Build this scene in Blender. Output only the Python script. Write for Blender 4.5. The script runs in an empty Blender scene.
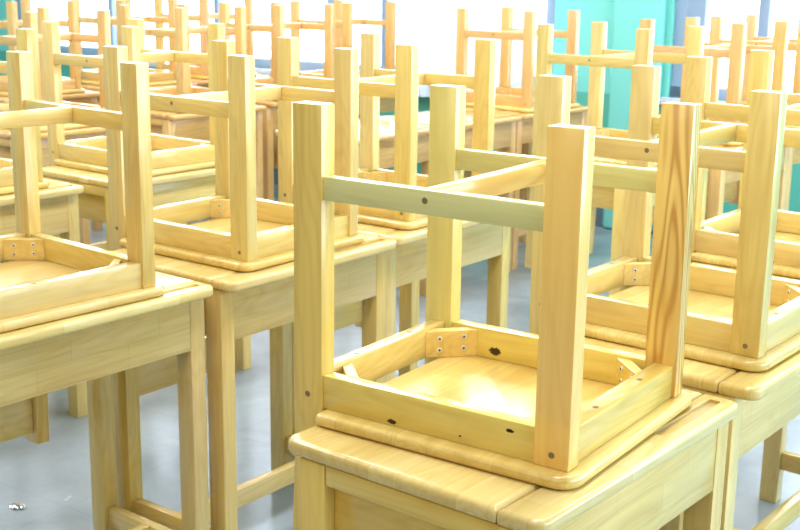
import bpy, bmesh, math, random
from mathutils import Matrix, Vector
random.seed(7)
S = bpy.context.scene
COL = S.collection
R = math.radians
FZ = 0.70            # height of the seat planes (chairs lie upside down) above the floor
SEAT_T = 0.018       # seat thickness
DTOP = FZ - SEAT_T   # desk top surface above the floor

# ------------------------------------------------------------------ materials
def srgb(c):
    return tuple(((v/255)/12.92 if v/255 <= 0.04045 else ((v/255+0.055)/1.055)**2.4) for v in c) + (1.0,)

def new_mat(name):
    m = bpy.data.materials.new(name); m.use_nodes = True
    nt = m.node_tree; nt.nodes.clear()
    out = nt.nodes.new('ShaderNodeOutputMaterial'); b = nt.nodes.new('ShaderNodeBsdfPrincipled')
    nt.links.new(b.outputs[0], out.inputs[0])
    return m, nt, b

def math_node(nt, op, a, bv=None, c=None):
    n = nt.nodes.new('ShaderNodeMath'); n.operation = op
    for i, v in enumerate((a, bv, c)):
        if v is None: continue
        if isinstance(v, (int, float)): n.inputs[i].default_value = v
        else: nt.links.new(v, n.inputs[i])
    return n.outputs[0]

def mix_col(nt, fac, a, b, mode='MIX'):
    n = nt.nodes.new('ShaderNodeMix'); n.data_type = 'RGBA'; n.blend_type = mode
    for sock, v in ((n.inputs[0], fac), (n.inputs[6], a), (n.inputs[7], b)):
        if isinstance(v, (int, float, tuple)): sock.default_value = v
        else: nt.links.new(v, sock)
    return n.outputs[2]

def wood(name, axis, light, dark, streak=0.5, plank=None, knots=(), rough=0.27, rings=0.0, vary=0.075, seed=0.0, contour=0.24, cfreq=120.0):
    """varnished rubberwood; grain runs along axis (0 x, 1 y, 2 z) of the piece's own coordinates"""
    m, nt, b = new_mat(name)
    tc = nt.nodes.new('ShaderNodeTexCoord')
    info = nt.nodes.new('ShaderNodeObjectInfo')
    off = math_node(nt, 'MULTIPLY', info.outputs['Random'], 37.0)
    comb = nt.nodes.new('ShaderNodeCombineXYZ')
    for i in range(3): nt.links.new(math_node(nt, 'ADD', off, seed+i*3.7), comb.inputs[i])
    add = nt.nodes.new('ShaderNodeVectorMath'); add.operation = 'ADD'
    nt.links.new(tc.outputs['Object'], add.inputs[0]); nt.links.new(comb.outputs[0], add.inputs[1])
    def mapped(along, across):
        mp = nt.nodes.new('ShaderNodeMapping')
        s = [across]*3; s[axis] = along
        mp.inputs['Scale'].default_value = s
        nt.links.new(add.outputs[0], mp.inputs[0]); return mp.outputs[0]
    def noise(vec, scale, detail=3, dist=0.0):
        n = nt.nodes.new('ShaderNodeTexNoise'); n.inputs['Scale'].default_value = scale
        n.inputs['Detail'].default_value = detail; n.inputs['Distortion'].default_value = dist
        nt.links.new(vec, n.inputs['Vector']); return n.outputs[0]
    fine = noise(mapped(4, 150), 1.0, 3, 0.3)
    broad = noise(mapped(2.2, 26), 1.0, 3, 0.8)
    f = math_node(nt, 'ADD', math_node(nt, 'MULTIPLY', fine, 0.35), math_node(nt, 'MULTIPLY', broad, 0.65))
    lines = noise(mapped(1.3, 9), 1.0, 2, 0.2)
    lines = math_node(nt, 'SINE', math_node(nt, 'MULTIPLY', lines, cfreq))
    lines = math_node(nt, 'POWER', math_node(nt, 'ADD', math_node(nt, 'MULTIPLY', lines, 0.5), 0.5), 2.0)
    f = math_node(nt, 'ADD', math_node(nt, 'MULTIPLY', f, 1-0.3*contour), math_node(nt, 'MULTIPLY', lines, 0.42*contour))
    if rings:
        w = nt.nodes.new('ShaderNodeTexWave'); w.wave_type = 'RINGS'; w.rings_direction = 'XYZ'[axis]
        w.inputs['Scale'].default_value = 1.0; w.inputs['Distortion'].default_value = 5.0
        w.inputs['Detail'].default_value = 2.0; w.inputs['Detail Scale'].default_value = 0.8
        nt.links.new(mapped(3.0, 42), w.inputs['Vector'])
        f = math_node(nt, 'ADD', math_node(nt, 'MULTIPLY', f, 1-rings), math_node(nt, 'MULTIPLY', w.outputs[1], rings))
    rp = nt.nodes.new('ShaderNodeMapRange'); rp.inputs[1].default_value = 0.36; rp.inputs[2].default_value = 0.72
    nt.links.new(f, rp.inputs[0])
    fac = math_node(nt, 'MULTIPLY', rp.outputs[0], streak)
    col = mix_col(nt, fac, srgb(light), srgb(dark))
    # each piece of timber has a tone of its own
    hsv = nt.nodes.new('ShaderNodeHueSaturation')
    nt.links.new(col, hsv.inputs['Color'])
    nt.links.new(math_node(nt, 'ADD', math_node(nt, 'MULTIPLY', info.outputs['Random'], 0.12*vary), 0.5-0.06*vary), hsv.inputs['Hue'])
    r2 = math_node(nt, 'FRACT', math_node(nt, 'MULTIPLY', info.outputs['Random'], 17.3))
    nt.links.new(math_node(nt, 'ADD', math_node(nt, 'MULTIPLY', r2, vary), 1-vary*0.6), hsv.inputs['Value'])
    r3 = math_node(nt, 'FRACT', math_node(nt, 'MULTIPLY', info.outputs['Random'], 53.7))
    nt.links.new(math_node(nt, 'ADD', math_node(nt, 'MULTIPLY', r3, 1.6*vary), 0.97-1.2*vary), hsv.inputs['Saturation'])
    col = hsv.outputs[0]
    if plank:
        # finger-jointed strips glued side by side
        sep = nt.nodes.new('ShaderNodeSeparateXYZ'); nt.links.new(add.outputs[0], sep.inputs[0])
        cb = nt.nodes.new('ShaderNodeCombineXYZ')
        u, v = plank['uv']
        nt.links.new(sep.outputs[u], cb.inputs[0]); nt.links.new(sep.outputs[v], cb.inputs[1])
        br = nt.nodes.new('ShaderNodeTexBrick')
        br.inputs['Scale'].default_value = 1.0; br.inputs['Mortar Size'].default_value = plank.get('gap', 0.0004)
        br.inputs['Mortar Smooth'].default_value = 0.5
        br.inputs['Brick Width'].default_value = plank['len']; br.inputs['Row Height'].default_value = plank['wid']
        br.inputs['Color1'].default_value = (1, 1, 1, 1); br.inputs['Color2'].default_value = plank.get('tone', (0.90, 0.84, 0.70, 1))
        br.inputs['Mortar'].default_value = (0.8, 0.72, 0.55, 1)
        br.offset = 0.37
        nt.links.new(cb.outputs[0], br.inputs['Vector'])
        col = mix_col(nt, 1.0, col, br.outputs[0], 'MULTIPLY')
    for (kx, ky, kz, kr, ks) in knots:
        vd = nt.nodes.new('ShaderNodeVectorMath'); vd.operation = 'SUBTRACT'
        nt.links.new(tc.outputs['Object'], vd.inputs[0]); vd.inputs[1].default_value = (kx, ky, kz)
        vs = nt.nodes.new('ShaderNodeVectorMath'); vs.operation = 'MULTIPLY'
        sc = [1.0]*3; sc[axis] = ks; vs.inputs[1].default_value = sc
        nt.links.new(vd.outputs[0], vs.inputs[0])
        ln = nt.nodes.new('ShaderNodeVectorMath'); ln.operation = 'LENGTH'; nt.links.new(vs.outputs[0], ln.inputs[0])
        wob = math_node(nt, 'ADD', ln.outputs['Value'], math_node(nt, 'MULTIPLY', math_node(nt, 'SUBTRACT', noise(tc.outputs['Object'], 260, 2), 0.5), kr*0.9))
        mr = nt.nodes.new('ShaderNodeMapRange'); mr.inputs[1].default_value = kr; mr.inputs[2].default_value = kr*0.75
        mr.inputs[3].default_value = 0; mr.inputs[4].default_value = 1
        nt.links.new(wob, mr.inputs[0])
        col = mix_col(nt, mr.outputs[0], col, srgb((70, 48, 14)))
    nt.links.new(col, b.inputs['Base Color'])
    b.inputs['Roughness'].default_value = rough
    b.inputs['Specular IOR Level'].default_value = 0.5
    b.inputs['Coat Weight'].default_value = 0.5
    b.inputs['Coat Roughness'].default_value = 0.12
    return m

def plain(name, col, rough=0.5, metal=0.0, var=0.0, vscale=8.0):
    m, nt, b = new_mat(name)
    if var:
        tc = nt.nodes.new('ShaderNodeTexCoord'); n = nt.nodes.new('ShaderNodeTexNoise')
        n.inputs['Scale'].default_value = vscale; n.inputs['Detail'].default_value = 4
        nt.links.new(tc.outputs['Object'], n.inputs['Vector'])
        d = tuple(max(0, c*(1-var)) for c in col)
        nt.links.new(mix_col(nt, n.outputs[0], srgb(d), srgb(col)), b.inputs['Base Color'])
    else: b.inputs['Base Color'].default_value = srgb(col)
    b.inputs['Roughness'].default_value = rough; b.inputs['Metallic'].default_value = metal
    return m

LIGHT, DARK = (238, 207, 112), (196, 150, 50)
GREENL, GREEND = (226, 218, 150), (200, 186, 104)
BACKLITL, BACKLITD = (234, 194, 122), (196, 142, 70)
TOPL, TOPD = (240, 218, 150), (208, 174, 88)
YEL, YED = (238, 214, 116), (206, 170, 62)
ORL, ORD = (240, 200, 112), (216, 158, 66)
def woodset(tag, L, D):
    return {
        'x': wood('wood_x_'+tag, 0, L, D), 'y': wood('wood_y_'+tag, 1, L, D), 'z': wood('wood_z_'+tag, 2, L, D),
        'seat': wood('wood_seat_'+tag, 1, (236, 211, 128), (202, 164, 72), 0.6, dict(uv=(1, 0), len=0.21, wid=0.048), rough=0.3),
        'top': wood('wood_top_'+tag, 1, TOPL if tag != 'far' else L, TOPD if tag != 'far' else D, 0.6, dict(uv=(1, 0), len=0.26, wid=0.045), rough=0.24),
        'panel': wood('wood_panel_'+tag, 1, L, D, 0.55, dict(uv=(1, 2), len=0.2, wid=0.042, tone=(0.97, 0.94, 0.88, 1)), rough=0.3),
    }
W_NEAR = woodset('near', LIGHT, DARK)
W_FAR = woodset('far', BACKLITL, BACKLITD)  # same wood; backlight and haze over the far rows are put into its colour
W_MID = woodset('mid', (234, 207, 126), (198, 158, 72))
M_SCREW = plain('screw_steel', (232, 226, 208), 0.35, 0.2)
M_SLOT = plain('screw_recess', (60, 50, 35), 0.5, 0.3)
M_PLUG = plain('dark_plug', (150, 132, 98), 0.4, 0.3)
M_END = wood('wood_end_grain', 2, (232, 236, 226), (208, 206, 184), 0.4)  # end grain, whitened by overexposed top light painted into the colour

# ------------------------------------------------------------------ mesh helpers
def link(name, me, mat, parent=None):
    o = bpy.data.objects.new(name, me); COL.objects.link(o)
    if mat is not None:
        for mm in (mat if isinstance(mat, (list, tuple)) else [mat]): me.materials.append(mm)
    if parent is not None: o.parent = parent
    return o

def bm_mesh(bm, name, smooth=True):
    bmesh.ops.recalc_face_normals(bm, faces=bm.faces[:])
    me = bpy.data.meshes.new(name); bm.to_mesh(me); bm.free()
    if smooth:
        for p in me.polygons: p.use_smooth = True
        try: me.set_sharp_from_angle(angle=R(38))
        except Exception: pass
    return me

def bar(bm, x0, x1, y0, y1, z0, z1, bev=0.0015, seg=2):
    vs = [bm.verts.new((x, y, z)) for x in (x0, x1) for y in (y0, y1) for z in (z0, z1)]
    q = [(0, 1, 3, 2), (4, 6, 7, 5), (0, 4, 5, 1), (2, 3, 7, 6), (0, 2, 6, 4), (1, 5, 7, 3)]
    fs = [bm.faces.new([vs[i] for i in f]) for f in q]
    if bev:
        es = list({e for f in fs for e in f.edges})
        bmesh.ops.bevel(bm, geom=es, offset=bev, segments=seg, profile=0.5, affect='EDGES')

def bar_obj(name, dims, mat, parent, bev=0.0015):
    bm = bmesh.new(); bar(bm, *dims, bev=bev)
    return link(name, bm_mesh(bm, name), mat, parent)

def end_grain(o):
    """sawn foot of a leg: end grain, with bright top light put into its colour"""
    o.data.materials.append(M_END)
    for p in o.data.polygons:
        if p.normal.z > 0.95: p.material_index = 1
    return o

def rr(x0, x1, y0, y1, rad, ins=0.0, n=7):
    """rounded rectangle, counter-clockwise from the (x0,y0) corner; rad = 4 radii"""
    pts = []
    cs = [(x0, y0, 180), (x1, y0, 270), (x1, y1, 0), (x0, y1, 90)]
    for (cx, cy, a0), r in zip(cs, rad):
        sx = 1 if cx == x0 else -1; sy = 1 if cy == y0 else -1
        re = max(r-ins, 0.0008); d = max(r, ins+0.0008)
        for i in range(n):
            a = R(a0+90*i/(n-1))
            pts.append((cx+sx*d+re*math.cos(a), cy+sy*d+re*math.sin(a)))
    return pts

def slab(bm, x0, x1, y0, y1, rad, z0, z1, edge, hole=None):
    """board with rounded corners and bull-nosed edges; hole = (x0,x1,y0,y1,depth) groove in the top"""
    prof = []
    k = 5
    for i in range(k): a = R(90*i/(k-1)); prof.append((edge*(1-math.sin(a)), z0+edge*(1-math.cos(a))))
    for i in range(k): a = R(90*i/(k-1)); prof.append((edge*(1-math.cos(a)), z1-edge*(1-math.sin(a))))
    rings = []
    for ins, z in prof:
        rings.append([bm.verts.new((x, y, z)) for x, y in rr(x0, x1, y0, y1, rad, ins)])
    for a, b in zip(rings, rings[1:]):
        n = len(a)
        for i in range(n):
            bm.faces.new((a[i], a[(i+1) % n], b[(i+1) % n], b[i]))
    bm.faces.new(list(reversed(rings[0])))
    if not hole: bm.faces.new(rings[-1])
    else:
        hx0, hx1, hy0, hy1, dep = hole
        hp = rr(hx0, hx1, hy0, hy1, [0.004]*4, 0, 3)
        up = [bm.verts.new((x, y, z1)) for x, y in hp]; dn = [bm.verts.new((x, y, z1-dep)) for x, y in hp]
        n = len(up)
        ue = []
        for i in range(n):
            bm.faces.new((up[i], up[(i+1) % n], dn[(i+1) % n], dn[i]))
        bm.faces.new(dn)
        bm.edges.ensure_lookup_table()
        es = []
        for ring in (rings[-1], up):
            m_ = len(ring)
            for i in range(m_): es.append(bm.edges.get((ring[i], ring[(i+1) % m_])))
        bmesh.ops.triangle_fill(bm, edges=es, use_beauty=True)

def disc(bm, M, r, h, n=14, dome=0.0):
    top = []
    ring0 = [bm.verts.new(M @ Vector((r*math.cos(2*math.pi*i/n), r*math.sin(2*math.pi*i/n), 0))) for i in range(n)]
    ring1 = [bm.verts.new(M @ Vector((r*0.88*math.cos(2*math.pi*i/n), r*0.88*math.sin(2*math.pi*i/n), h))) for i in range(n)]
    c = bm.verts.new(M @ Vector((0, 0, h+dome)))
    for i in range(n):
        bm.faces.new((ring0[i], ring0[(i+1) % n], ring1[(i+1) % n], ring1[i]))
        bm.faces.new((ring1[i], ring1[(i+1) % n], c))

def empty(name, loc, rz, label, cat, group=None):
    o = bpy.data.objects.new(name, None); COL.objects.link(o)
    o.empty_display_size = 0.1
    o.location = loc; o.rotation_euler = (0, 0, R(rz))
    o['label'] = label; o['category'] = cat
    if group: o['group'] = group
    return o

def copy_tree(o, parent=None):
    c = o.copy(); COL.objects.link(c)
    c.parent = parent
    for ch in o.children: copy_tree(ch, c)
    return c

# ------------------------------------------------------------------ chair, lying upside down on its seat
X1, Y1, SX, SY, HH = 0.4182, 0.3551, 0.0477, 0.0289, 0.41
AH, REC, HS, TS = 0.0466, 0.0033, 0.317, 0.0313
LEAN = 0.012

def screw_mesh():
    bm = bmesh.new(); disc(bm, Matrix.Identity(4), 0.0042, 0.0012)
    n0 = len(bm.faces)
    bar(bm, -0.0022, 0.0022, -0.0006, 0.0006, 0.0010, 0.0016, bev=0)
    bar(bm, -0.0006, 0.0006, -0.0022, 0.0022, 0.0010, 0.0016, bev=0)
    bm.faces.ensure_lookup_table()
    for f in bm.faces[n0:]: f.material_index = 1
    return bm_mesh(bm, 'screw')
SCREW = screw_mesh(); SCREW.materials.append(M_SCREW); SCREW.materials.append(M_SLOT)
def plug_mesh():
    bm = bmesh.new(); disc(bm, Matrix.Identity(4), 0.0042, 0.0006); return bm_mesh(bm, 'plug')
PLUG = plug_mesh(); PLUG.materials.append(M_PLUG)

def stick(name, me, parent, loc, normal):
    o = bpy.data.objects.new(name, me); COL.objects.link(o); o.parent = parent
    n = Vector(normal).normalized()
    o.location = loc; o.rotation_euler = n.to_track_quat('Z', 'Y').to_euler()
    return o

def make_chair(W, detail=True, special=None, label='', group=None):
    g = special or {}
    t = empty('school_chair', (0, 0, 0), 0, label, 'chair', group)
    bm = bmesh.new(); slab(bm, 0.0478, 0.434, -0.021, 0.378, [0.012, 0.03, 0.03, 0.012], -SEAT_T, 0.0, 0.0075)
    link('seat', bm_mesh(bm, 'seat'), g.get('seat', W['seat']), t)
    for nm, y0 in (('F', 0.0), ('R', Y1-SY)):
        l = end_grain(bar_obj('front_leg', (X1-SX, X1, y0, y0+SY, 0, HH), g.get(nm, W['z']), t, 0.002))
        if detail and nm == 'F':
            stick('plug', PLUG, l, (X1-SX*0.48, -0.0002, 0.017), (0, -1, 0))
    for nm, y0 in (('L', 0.0), ('B', Y1-SY)):
        bm = bmesh.new(); bar(bm, 0, SX, y0, y0+SY, -0.41, HH, bev=0.002)
        bmesh.ops.bisect_plane(bm, geom=bm.verts[:]+bm.edges[:]+bm.faces[:], plane_co=(0, 0, -0.06), plane_no=(0, 0, 1))
        for v in bm.verts:
            if v.co.z < -0.2: v.co.x -= LEAN          # the back leans outwards
        l = end_grain(link('back_post', bm_mesh(bm, 'back_post'), g.get(nm, W['z']), t))
        if detail and nm == 'L':
            stick('plug', PLUG, l, (SX*0.5, -0.0002, 0.017), (0, -1, 0))
            stick('plug', PLUG, l, (SX*0.5, -0.0002, -0.33), (0, -1, 0))
    # aprons standing round the seat
    ap = {}
    ap['f'] = bar_obj('apron', (SX, X1-SX, REC, REC+0.022, 0, AH), g.get('af', W['x']), t)
    ap['b'] = bar_obj('apron', (SX, X1-SX, Y1-REC-0.022, Y1-REC, 0, AH), g.get('ab', W['x']), t)
    ap['l'] = bar_obj('apron', (0.014, 0.037, SY, Y1-SY, 0, AH), g.get('al', W['y']), t)
    ap['r'] = bar_obj('apron', (X1-0.034, X1-0.005, SY*0.9, Y1-SY*0.9, 0, AH), g.get('ar', W['y']), t)
    if detail:
        for k, x in (('l', 0.0255), ('r', X1-0.0195)):
            for y in (0.11, 0.245): stick('plug', PLUG, ap[k], (x, y, AH), (0, 0, 1))
    # corner blocks across the inner corners, screwed to the aprons
    inx0, inx1, iny0, iny1 = 0.037, X1-0.034, REC+0.022, Y1-REC-0.022
    for cx, cy, sx, sy in ((inx0, iny0, 1, 1), (inx1, iny0, -1, 1), (inx1, iny1, -1, -1), (inx0, iny1, 1, -1)):
        a = 0.058; th = 0.016
        ccx, ccy = max(cx, SX) if sx > 0 else min(cx, X1-SX), cy
        poly = [(cx, cy+sy*a), (cx, cy+sy*(a-th*1.41)), (cx+sx*(a-th*1.41), cy), (cx+sx*a, cy)]
        bm = bmesh.new()
        lo = [bm.verts.new((x, y, 0.0)) for x, y in poly]; hi = [bm.verts.new((x, y, AH-0.004)) for x, y in poly]
        bm.faces.new(lo); bm.faces.new(hi)
        for i in range(4): bm.faces.new((lo[i], lo[(i+1) % 4], hi[(i+1) % 4], hi[i]))
        bmesh.ops.recalc_face_normals(bm, faces=bm.faces[:])
        bmesh.ops.bevel(bm, geom=bm.edges[:], offset=0.001, segments=1, affect='EDGES')
        cb = link('corner_block', bm_mesh(bm, 'corner_block'), W['x'], t)
        if detail:
            nrm = Vector((sx, sy, 0)).normalized(); tan = Vector((sx, -sy, 0)).normalized()
            mid = Vector((cx+sx*a/2, cy+sy*a/2, 0))
            for s in (-1, 1):
                for z in (0.012, 0.030):
                    stick('screw', SCREW, cb, mid+tan*(s*0.019)+Vector((0, 0, z+ (0.002 if s > 0 else 0)))+nrm*0.0001, nrm)
    # H of stretchers between the legs
    s1 = bar_obj('stretcher', (SX, X1-SX, REC, REC+0.019, HS-TS, HS), g.get('sf', W['x']), t)
    bar_obj('stretcher', (SX, X1-SX, Y1-REC-0.022, Y1-REC-0.003, HS-TS, HS), g.get('sb', W['x']), t)
    bar_obj('stretcher', (0.196, 0.215, REC+0.019, Y1-REC-0.022, HS-TS+0.002, HS), g.get('sm', W['y']), t)
    if detail: stick('plug', PLUG, s1, (0.2055, REC-0.0002, HS-TS*0.42), (0, -1, 0))
    # backrest, hanging below the desk top
    bar_obj('backrest_rail', (0.003, 0.025, SY, Y1-SY, -0.387, -0.295), W['y'], t, 0.004)
    return t

# ------------------------------------------------------------------ desk
DW, DL = 0.404, 0.535
PANEL_B = -0.131
def make_desk(W, special=None, label='', group=None, ixr=0.036):
    g = special or {}
    t = empty('school_desk', (0, 0, 0), 0, label, 'desk', group)   # origin: top surface, near student-side corner
    SW = 0.062
    bm = bmesh.new(); slab(bm, 0, DW-SW-0.0012, 0, DL, [0.022, 0.0015, 0.0015, 0.022], -0.022, 0, 0.008)
    link('desk_lid', bm_mesh(bm, 'desk_lid'), g.get('top', W['top']), t)
    bm = bmesh.new(); slab(bm, DW-SW, DW, 0, DL, [0.0015, 0.022, 0.022, 0.0015], -0.022, -0.0005, 0.007, hole=(DW-0.042, DW-0.024, DL-0.20, DL-0.022, 0.005))
    link('pencil_strip', bm_mesh(bm, 'pencil_strip'), g.get('strip', W['top']), t)
    ix, iy = 0.029, 0.003
    LX, LY = 0.044, 0.037
    for y0 in (iy, DL-iy-LY):
        for x0 in (ix, DW-ixr-LX):
            bar_obj('leg', (x0, x0+LX, y0, y0+LY, -DTOP, -0.022), g.get('leg', W['z']), t, 0.002)
    # box under the lid
    bar_obj('side_panel', (DW-ixr-0.018, DW-ixr-0.001, iy+LY, DL-iy-LY, PANEL_B, -0.022), g.get('panel', W['panel']), t, 0.001)
    bar_obj('side_panel', (ix+0.001, ix+0.018, iy+LY, DL-iy-LY, PANEL_B, -0.022), W['panel'], t, 0.001)
    for s in (0, 1):
        y = lambda a, b: (iy+a, iy+b) if s == 0 else (DL-iy-b, DL-iy-a)
        bar_obj('end_rail', (ix+LX+0.0015, DW-ixr-LX, *y(0.001, 0.014), -0.049, -0.022), W['x'], t, 0.001)
        bar_obj('end_panel', (ix+LX, DW-ixr-LX, *y(0.020, 0.032), PANEL_B, -0.022), W['x'], t, 0.001)
    bar_obj('box_bottom', (ix+0.018, DW-ixr-0.018, iy+LY, DL-iy-LY, PANEL_B+0.006, PANEL_B+0.014), W['y'], t, 0)
    # H-shaped foot stretchers
    fz0, fz1 = 0.088-DTOP, 0.132-DTOP
    for y0 in (iy+0.008, DL-iy-0.029):
        bar_obj('foot_rail', (ix+LX, DW-ixr-LX, y0, y0+0.021, fz0, fz1), W['x'], t)
    bar_obj('center_rail', (DW/2-0.011, DW/2+0.011, iy+0.029, DL-iy-0.029, fz0, fz1), g.get('crail', W['y']), t)
    return t

# ------------------------------------------------------------------ the rows
GC = 'wooden chairs turned upside down on the desks'
GD = 'wooden school desks standing in rows'
# key: chair x, y, turn ; chair label ; desk label
KN = ((0.336, REC, 0.0335, 0.0026, 0.40), (0.161, REC, 0.0062, 0.0034, 0.4), (0.265, REC, 0.0104, 0.0014, 0.6))
near_special = {
    'sf': wood('wood_green_rail', 0, GREENL, GREEND, 0.5, vary=0.02), 'sb': wood('wood_green_rail_back', 0, (226, 214, 138), (200, 176, 86), 0.5, vary=0.02),
    'sm': wood('wood_orange_rail', 1, ORL, ORD, 0.6, contour=0.6, vary=0.02),
    'af': wood('wood_yellow_apron', 0, YEL, YED, 0.55, knots=KN, vary=0.02),
    'ab': wood('wood_knotty_apron', 0, YEL, YED, 0.55, knots=((0.1262, Y1-REC-0.022, 0.0130, 0.0068, 0.6),), vary=0.02),
    'F': wood('wood_orange_leg', 2, (255, 216, 120), (238, 180, 80), 0.5, vary=0.02), 'L': wood('wood_olive_post', 2, (234, 204, 110), (200, 158, 58), 0.5, vary=0.02),
    'B': wood('wood_green_post', 2, (232, 214, 132), (208, 182, 88), 0.45, vary=0.02),
    'R': wood('wood_ringed_leg', 2, (244, 210, 120), (198, 140, 56), 0.75, contour=0.75, cfreq=170.0, vary=0.02),
}
ROWS = [
 # key, chair (x, y, turn) or None, desk (x, y, turn), tone, chair label, desk label
 ('m0', (0, 0, 0), (0.040, -0.076, -4.5), 'near', 'upturned wooden chair in sharp focus on the nearest desk, front centre', 'nearest wooden desk, bottom centre, with pencil groove and the sharpest upturned chair on it'),
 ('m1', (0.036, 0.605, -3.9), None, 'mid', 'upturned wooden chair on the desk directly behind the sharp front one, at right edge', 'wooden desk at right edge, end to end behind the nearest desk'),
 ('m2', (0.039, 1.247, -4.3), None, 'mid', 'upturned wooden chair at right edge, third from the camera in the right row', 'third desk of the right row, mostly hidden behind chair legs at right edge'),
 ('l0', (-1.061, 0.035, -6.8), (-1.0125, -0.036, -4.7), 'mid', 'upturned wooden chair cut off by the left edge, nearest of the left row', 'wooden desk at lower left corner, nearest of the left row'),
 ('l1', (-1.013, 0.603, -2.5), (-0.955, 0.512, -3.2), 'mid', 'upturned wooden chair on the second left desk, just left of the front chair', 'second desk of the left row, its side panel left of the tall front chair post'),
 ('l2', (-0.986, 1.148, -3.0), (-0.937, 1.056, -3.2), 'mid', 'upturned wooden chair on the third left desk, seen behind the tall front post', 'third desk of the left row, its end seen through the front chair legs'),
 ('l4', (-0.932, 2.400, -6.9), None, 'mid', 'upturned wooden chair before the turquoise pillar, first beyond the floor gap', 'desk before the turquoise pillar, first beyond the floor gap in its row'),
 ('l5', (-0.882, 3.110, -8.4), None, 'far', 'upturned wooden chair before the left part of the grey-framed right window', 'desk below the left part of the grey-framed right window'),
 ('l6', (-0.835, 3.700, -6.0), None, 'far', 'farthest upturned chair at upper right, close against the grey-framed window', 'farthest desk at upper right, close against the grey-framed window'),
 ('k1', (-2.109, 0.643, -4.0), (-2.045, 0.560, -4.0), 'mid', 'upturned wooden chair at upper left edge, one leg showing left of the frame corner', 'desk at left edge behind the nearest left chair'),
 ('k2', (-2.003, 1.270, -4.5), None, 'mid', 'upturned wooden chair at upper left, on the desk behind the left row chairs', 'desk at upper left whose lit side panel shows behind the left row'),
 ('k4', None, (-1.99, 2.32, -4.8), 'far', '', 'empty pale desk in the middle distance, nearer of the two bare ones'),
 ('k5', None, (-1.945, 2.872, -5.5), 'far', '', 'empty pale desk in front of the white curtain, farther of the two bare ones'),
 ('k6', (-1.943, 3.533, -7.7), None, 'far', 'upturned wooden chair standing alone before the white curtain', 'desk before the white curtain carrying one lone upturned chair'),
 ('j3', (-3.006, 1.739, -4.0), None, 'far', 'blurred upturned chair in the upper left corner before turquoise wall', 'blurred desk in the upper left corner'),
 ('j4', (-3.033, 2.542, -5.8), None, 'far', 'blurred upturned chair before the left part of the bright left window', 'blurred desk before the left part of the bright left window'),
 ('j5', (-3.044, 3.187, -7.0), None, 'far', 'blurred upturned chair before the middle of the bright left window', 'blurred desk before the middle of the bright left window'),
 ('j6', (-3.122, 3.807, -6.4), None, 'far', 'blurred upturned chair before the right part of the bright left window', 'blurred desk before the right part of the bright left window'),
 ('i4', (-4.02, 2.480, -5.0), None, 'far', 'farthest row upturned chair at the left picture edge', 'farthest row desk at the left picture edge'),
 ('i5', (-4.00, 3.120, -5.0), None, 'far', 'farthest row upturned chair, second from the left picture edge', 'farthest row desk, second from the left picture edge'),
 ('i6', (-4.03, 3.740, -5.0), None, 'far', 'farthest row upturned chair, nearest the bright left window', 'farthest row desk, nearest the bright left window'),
]
protos = {}
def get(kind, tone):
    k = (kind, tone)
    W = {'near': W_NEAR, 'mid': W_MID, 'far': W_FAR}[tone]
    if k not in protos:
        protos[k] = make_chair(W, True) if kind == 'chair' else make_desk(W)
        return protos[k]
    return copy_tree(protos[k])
for key, ch, dk, tone, cl, dl in ROWS:
    if ch:
        c = make_chair(W_NEAR, True, near_special) if key == 'm0' else get('chair', tone)
        c.location = (ch[0], ch[1], FZ); c.rotation_euler = (0, 0, R(ch[2]))
        c['label'] = cl; c['group'] = GC
    if dk is None:
        a = R(ch[2]); ox, oy = 0.052, -0.088
        dk = (ch[0]+ox*math.cos(a)-oy*math.sin(a), ch[1]+ox*math.sin(a)+oy*math.cos(a), ch[2])
    d = make_desk(W_NEAR, ixr=0.018) if key == 'm0' else get('desk', tone)
    d.location = (dk[0], dk[1], DTOP); d.rotation_euler = (0, 0, R(dk[2]))
    d['label'] = dl; d['group'] = GD

# ------------------------------------------------------------------ room
def struct(name, me, mat):
    o = link(name, me, mat); o['kind'] = 'structure'; return o

def floor_mat():
    m, nt, b = new_mat('polished_floor')
    tc = nt.nodes.new('ShaderNodeTexCoord')
    n = nt.nodes.new('ShaderNodeTexNoise'); n.inputs['Scale'].default_value = 3.2; n.inputs['Detail'].default_value = 6; n.inputs['Distortion'].default_value = 0.8
    nt.links.new(tc.outputs['Object'], n.inputs['Vector'])
    n2 = nt.nodes.new('ShaderNodeTexNoise'); n2.inputs['Scale'].default_value = 45; n2.inputs['Detail'].default_value = 3
    nt.links.new(tc.outputs['Object'], n2.inputs['Vector'])
    c = mix_col(nt, n.outputs[0], srgb((124, 134, 133)), srgb((200, 207, 206)))
    c = mix_col(nt, math_node(nt, 'MULTIPLY', n2.outputs[0], 0.35), c, srgb((160, 168, 166)))
    br = nt.nodes.new('ShaderNodeTexBrick'); br.offset = 0; br.inputs['Scale'].default_value = 1
    br.inputs['Brick Width'].default_value = 0.6; br.inputs['Row Height'].default_value = 0.6; br.inputs['Mortar Size'].default_value = 0.003
    br.inputs['Color1'].default_value = (1, 1, 1, 1); br.inputs['Color2'].default_value = (0.96, 0.97, 0.98, 1); br.inputs['Mortar'].default_value = (0.93, 0.935, 0.94, 1)
    nt.links.new(tc.outputs['Object'], br.inputs['Vector'])
    c = mix_col(nt, 1.0, c, br.outputs[0], 'MULTIPLY')
    nt.links.new(c, b.inputs['Base Color'])
    rr_ = nt.nodes.new('ShaderNodeMapRange'); rr_.inputs[3].default_value = 0.12; rr_.inputs[4].default_value = 0.34
    nt.links.new(n.outputs[0], rr_.inputs[0]); nt.links.new(rr_.outputs[0], b.inputs['Roughness'])
    return m
bm = bmesh.new(); bar(bm, -7.5, 4.5, -4.5, 7.0, -0.1, 0.0, bev=0)
struct('floor', bm_mesh(bm, 'floor', False), floor_mat())

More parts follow.
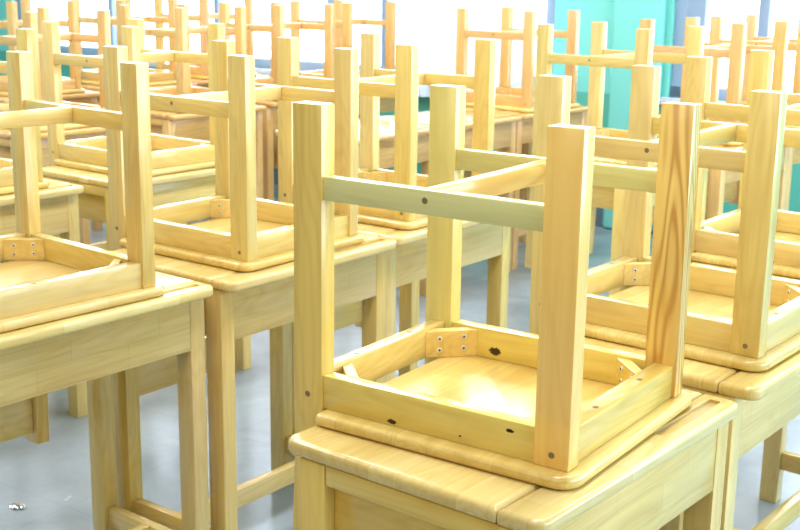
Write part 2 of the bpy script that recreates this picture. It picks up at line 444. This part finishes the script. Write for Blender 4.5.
# far wall: runs across behind the rows, turned a little against the camera's grid
WP = Vector((-1.6, 4.52, 0)); WR = R(1.5)
def wall_place(o):
    o.location = WP; o.rotation_euler = (0, 0, WR); return o
def teal_mat(name, col, rough=0.35):
    return plain(name, col, rough, 0, 0.08, 2.0)
M_TEAL = teal_mat('turquoise_paint', (156, 236, 220))
M_TEALD = teal_mat('turquoise_dado', (120, 206, 184))
M_FRAME = plain('grey_blue_frame', (172, 190, 206), 0.4, 0, 0.06, 5)
M_SILL = plain('pale_sill', (222, 226, 230), 0.4, 0, 0.05, 5)
M_BASE = plain('grey_baseboard', (132, 148, 158), 0.5, 0, 0.1, 6)
SILL = 0.68; TOP = 2.3
LW = (-4.45, -1.20)      # left window opening, along the wall from the pivot
CW = (-1.20, -0.36)      # curtained opening
RW = (0.27, 2.6)         # right window opening
segs_full = [(-6.2, LW[0]), (CW[1], RW[0]), (RW[1], 5.5)]
bm = bmesh.new()
for a, b_ in segs_full: bar(bm, a, b_, 0, 0.16, SILL, TOP, bev=0)
bar(bm, -6.2, 5.5, 0, 0.16, TOP, 2.7, bev=0)
wall_place(struct('wall_far', bm_mesh(bm, 'wall_far', False), M_TEAL))
bm = bmesh.new(); bar(bm, -6.2, 5.5, -0.001, 0.16, 0.0, SILL, bev=0)
wall_place(struct('trim_1', bm_mesh(bm, 'trim_1', False), M_TEALD))
bm = bmesh.new(); bar(bm, -6.2, 5.5, -0.016, -0.001, 0.0, 0.10, bev=0.002)
wall_place(struct('baseboard_far', bm_mesh(bm, 'baseboard_far', False), M_BASE))
# pillar between the curtain and the right window
bm = bmesh.new(); bar(bm, -0.02, 0.24, -0.06, -0.001, 0.0, 2.7, bev=0.02, seg=4)
wall_place(struct('pillar', bm_mesh(bm, 'pillar'), M_TEAL))

def glass_mat():
    m, nt, b = new_mat('window_glass')
    b.inputs['Base Color'].default_value = (0.97, 0.985, 1, 1); b.inputs['Roughness'].default_value = 0.0
    b.inputs['Transmission Weight'].default_value = 1.0; b.inputs['IOR'].default_value = 1.02
    return m
M_GLASS = glass_mat()
def window(idx, x0, x1, mull, trans):
    bm = bmesh.new()
    f = 0.06
    bar(bm, x0, x1, 0.02, 0.09, SILL, SILL+f, bev=0.003); bar(bm, x0, x1, 0.02, 0.09, TOP-f, TOP, bev=0.003)
    bar(bm, x0, x0+f, 0.02, 0.09, SILL, TOP, bev=0.003); bar(bm, x1-f, x1, 0.02, 0.09, SILL, TOP, bev=0.003)
    for m_, w in mull: bar(bm, m_-w/2, m_+w/2, 0.025, 0.085, SILL, TOP, bev=0.003)
    for z in trans: bar(bm, x0, x1, 0.03, 0.08, z-0.02, z+0.02, bev=0.003)
    fr = wall_place(struct('window_%d' % idx, bm_mesh(bm, 'window_frame'), M_FRAME))
    bm = bmesh.new(); bar(bm, x0+0.01, x1-0.01, 0.052, 0.056, SILL+0.01, TOP-0.01, bev=0)
    pane = link('window_pane', bm_mesh(bm, 'pane', False), M_GLASS, fr)
    bm = bmesh.new(); bar(bm, x0-0.03, x1+0.03, -0.05, 0.0, SILL-0.03, SILL+0.005, bev=0.004)
    link('window_sill', bm_mesh(bm, 'sill'), M_SILL, fr)
    return fr
window(1, LW[0], LW[1], [(-3.55, 0.035), (-2.65, 0.035), (-1.79, 0.05), (-1.42, 0.04)], [])
window(2, CW[0], CW[1], [(-0.78, 0.04)], [])
window(3, RW[0], RW[1], [(0.36, 0.12), (0.70, 0.05), (0.98, 0.04), (1.6, 0.04)], [1.19])

# white curtain in front of the middle window
def curtain_mat():
    m, nt, b = new_mat('white_curtain_cloth')
    tc = nt.nodes.new('ShaderNodeTexCoord'); n = nt.nodes.new('ShaderNodeTexNoise'); n.inputs['Scale'].default_value = 3
    nt.links.new(tc.outputs['Object'], n.inputs['Vector'])
    nt.links.new(mix_col(nt, n.outputs[0], srgb((232, 242, 250)), srgb((250, 252, 254))), b.inputs['Base Color'])
    b.inputs['Roughness'].default_value = 0.9
    tr = nt.nodes.new('ShaderNodeBsdfTranslucent'); tr.inputs[0].default_value = srgb((244, 250, 255))
    mx = nt.nodes.new('ShaderNodeMixShader'); mx.inputs[0].default_value = 0.16
    out = [x for x in nt.nodes if x.type == 'OUTPUT_MATERIAL'][0]
    nt.links.new(b.outputs[0], mx.inputs[1]); nt.links.new(tr.outputs[0], mx.inputs[2]); nt.links.new(mx.outputs[0], out.inputs[0])
    return m
bm = bmesh.new(); N = 120; rows = 6
grid = []
for j in range(rows):
    z = 0.60 + (2.35-0.60)*j/(rows-1)
    line = []
    for i in range(N+1):
        s = i/N; x = -1.24+0.80*s
        y = -0.080 + 0.017*math.sin(s*math.pi*18+0.4*math.sin(s*9)) + 0.008*math.sin(s*math.pi*41) - 0.01*(1-j/(rows-1))*math.sin(s*20)
        line.append(bm.verts.new((x, y, z)))
    grid.append(line)
for j in range(rows-1):
    for i in range(N): bm.faces.new((grid[j][i], grid[j][i+1], grid[j+1][i+1], grid[j+1][i]))
cur = wall_place(link('curtain', bm_mesh(bm, 'curtain'), curtain_mat()))
cur['label'] = 'white translucent curtain hanging before the window left of the turquoise pillar'; cur['category'] = 'curtain'

# left side wall, well outside the picture's left edge
bm = bmesh.new(); bar(bm, -7.5, -7.35, -4.5, 5.0, 0, 2.7, bev=0)
struct('wall_left', bm_mesh(bm, 'wall_left', False), M_TEAL)

# scrap of foil on the floor, lower left
bm = bmesh.new(); bmesh.ops.create_icosphere(bm, subdivisions=3, radius=1.0)
for v in bm.verts:
    d = 0.75+0.5*random.random()
    v.co = Vector((v.co.x*0.022*d, v.co.y*0.015*d, max(-0.2, v.co.z)*0.006*d+0.0013))
fo = link('foil_scrap', bm_mesh(bm, 'foil', False), plain('crumpled_foil', (235, 240, 245), 0.18, 1.0))
fo.location = (-1.295, 0.530, 0.0); fo['label'] = 'small crumpled silver foil scrap on the grey floor, lower left'; fo['category'] = 'litter'

# ------------------------------------------------------------------ light
w = bpy.data.worlds.new('world'); S.world = w; w.use_nodes = True
nt = w.node_tree; nt.nodes.clear()
bg = nt.nodes.new('ShaderNodeBackground'); o = nt.nodes.new('ShaderNodeOutputWorld')
bg.inputs[0].default_value = (1.0, 0.94, 0.82, 1); bg.inputs[1].default_value = 0.22
nt.links.new(bg.outputs[0], o.inputs[0])
def area(name, loc, target, sx, sy, power, col=(1, 1, 1)):
    l = bpy.data.lights.new(name, 'AREA'); l.shape = 'RECTANGLE'; l.size = sx; l.size_y = sy; l.energy = power; l.color = col
    ob = bpy.data.objects.new(name, l); COL.objects.link(ob); ob.location = loc
    ob.rotation_euler = (Vector(target)-Vector(loc)).to_track_quat('-Z', 'Y').to_euler()
    return ob
for i, x in enumerate((-4.2, -2.0, 0.3)):
    area('ceiling_lamp', (x, 1.6, 2.65), (x, 1.6, 0), 0.5, 5.0, 98, (0.88, 0.95, 1.14))
area('right_window_light', (4.2, 3.2, 1.5), (0, 3.0, 0.9), 9.0, 2.0, 350, (0.70, 0.94, 1.24))
area('sky_light', (-2.5, 6.4, 2.0), (-2.5, 1.0, 0.6), 16.0, 4.5, 1200, (0.88, 0.93, 1.08))
area('rear_fill_light', (0.2, -3.6, 2.6), (-0.7, 1.2, 0.8), 4.0, 1.2, 54, (1.0, 0.94, 0.80))  # added warm fill behind the camera for the camera-facing sides

# ------------------------------------------------------------------ camera
cx, cy, cz, yaw, pit, rol, fpx = 1.0244511752157652, -1.2546253057735077, 0.5816015266262894+FZ, 0.5965727763638499, 0.2350798618298802, 0.014565336039791639, 1241.6889865817768
f = Vector((-math.sin(yaw)*math.cos(pit), math.cos(yaw)*math.cos(pit), -math.sin(pit)))
r = Vector((math.cos(yaw), math.sin(yaw), 0)); u = r.cross(f)
r2 = math.cos(rol)*r+math.sin(rol)*u; u2 = -math.sin(rol)*r+math.cos(rol)*u
cam = bpy.data.cameras.new('camera'); co = bpy.data.objects.new('camera', cam); COL.objects.link(co)
M = Matrix.Identity(4)
for i in range(3): M[i][0] = r2[i]; M[i][1] = u2[i]; M[i][2] = -f[i]
M.translation = (cx, cy, cz); co.matrix_world = M
cam.sensor_width = 36.0; cam.lens = fpx*36.0/800.0; cam.clip_start = 0.05
cam.dof.use_dof = True; cam.dof.focus_distance = 1.68; cam.dof.aperture_fstop = 14.0
S.camera = co

S.view_settings.view_transform = 'Standard'; S.view_settings.look = 'None'
S.view_settings.exposure = 0.0; S.view_settings.gamma = 0.82
S.cycles.use_denoising = True
S.cycles.max_bounces = 8
S.cycles.diffuse_bounces = 3
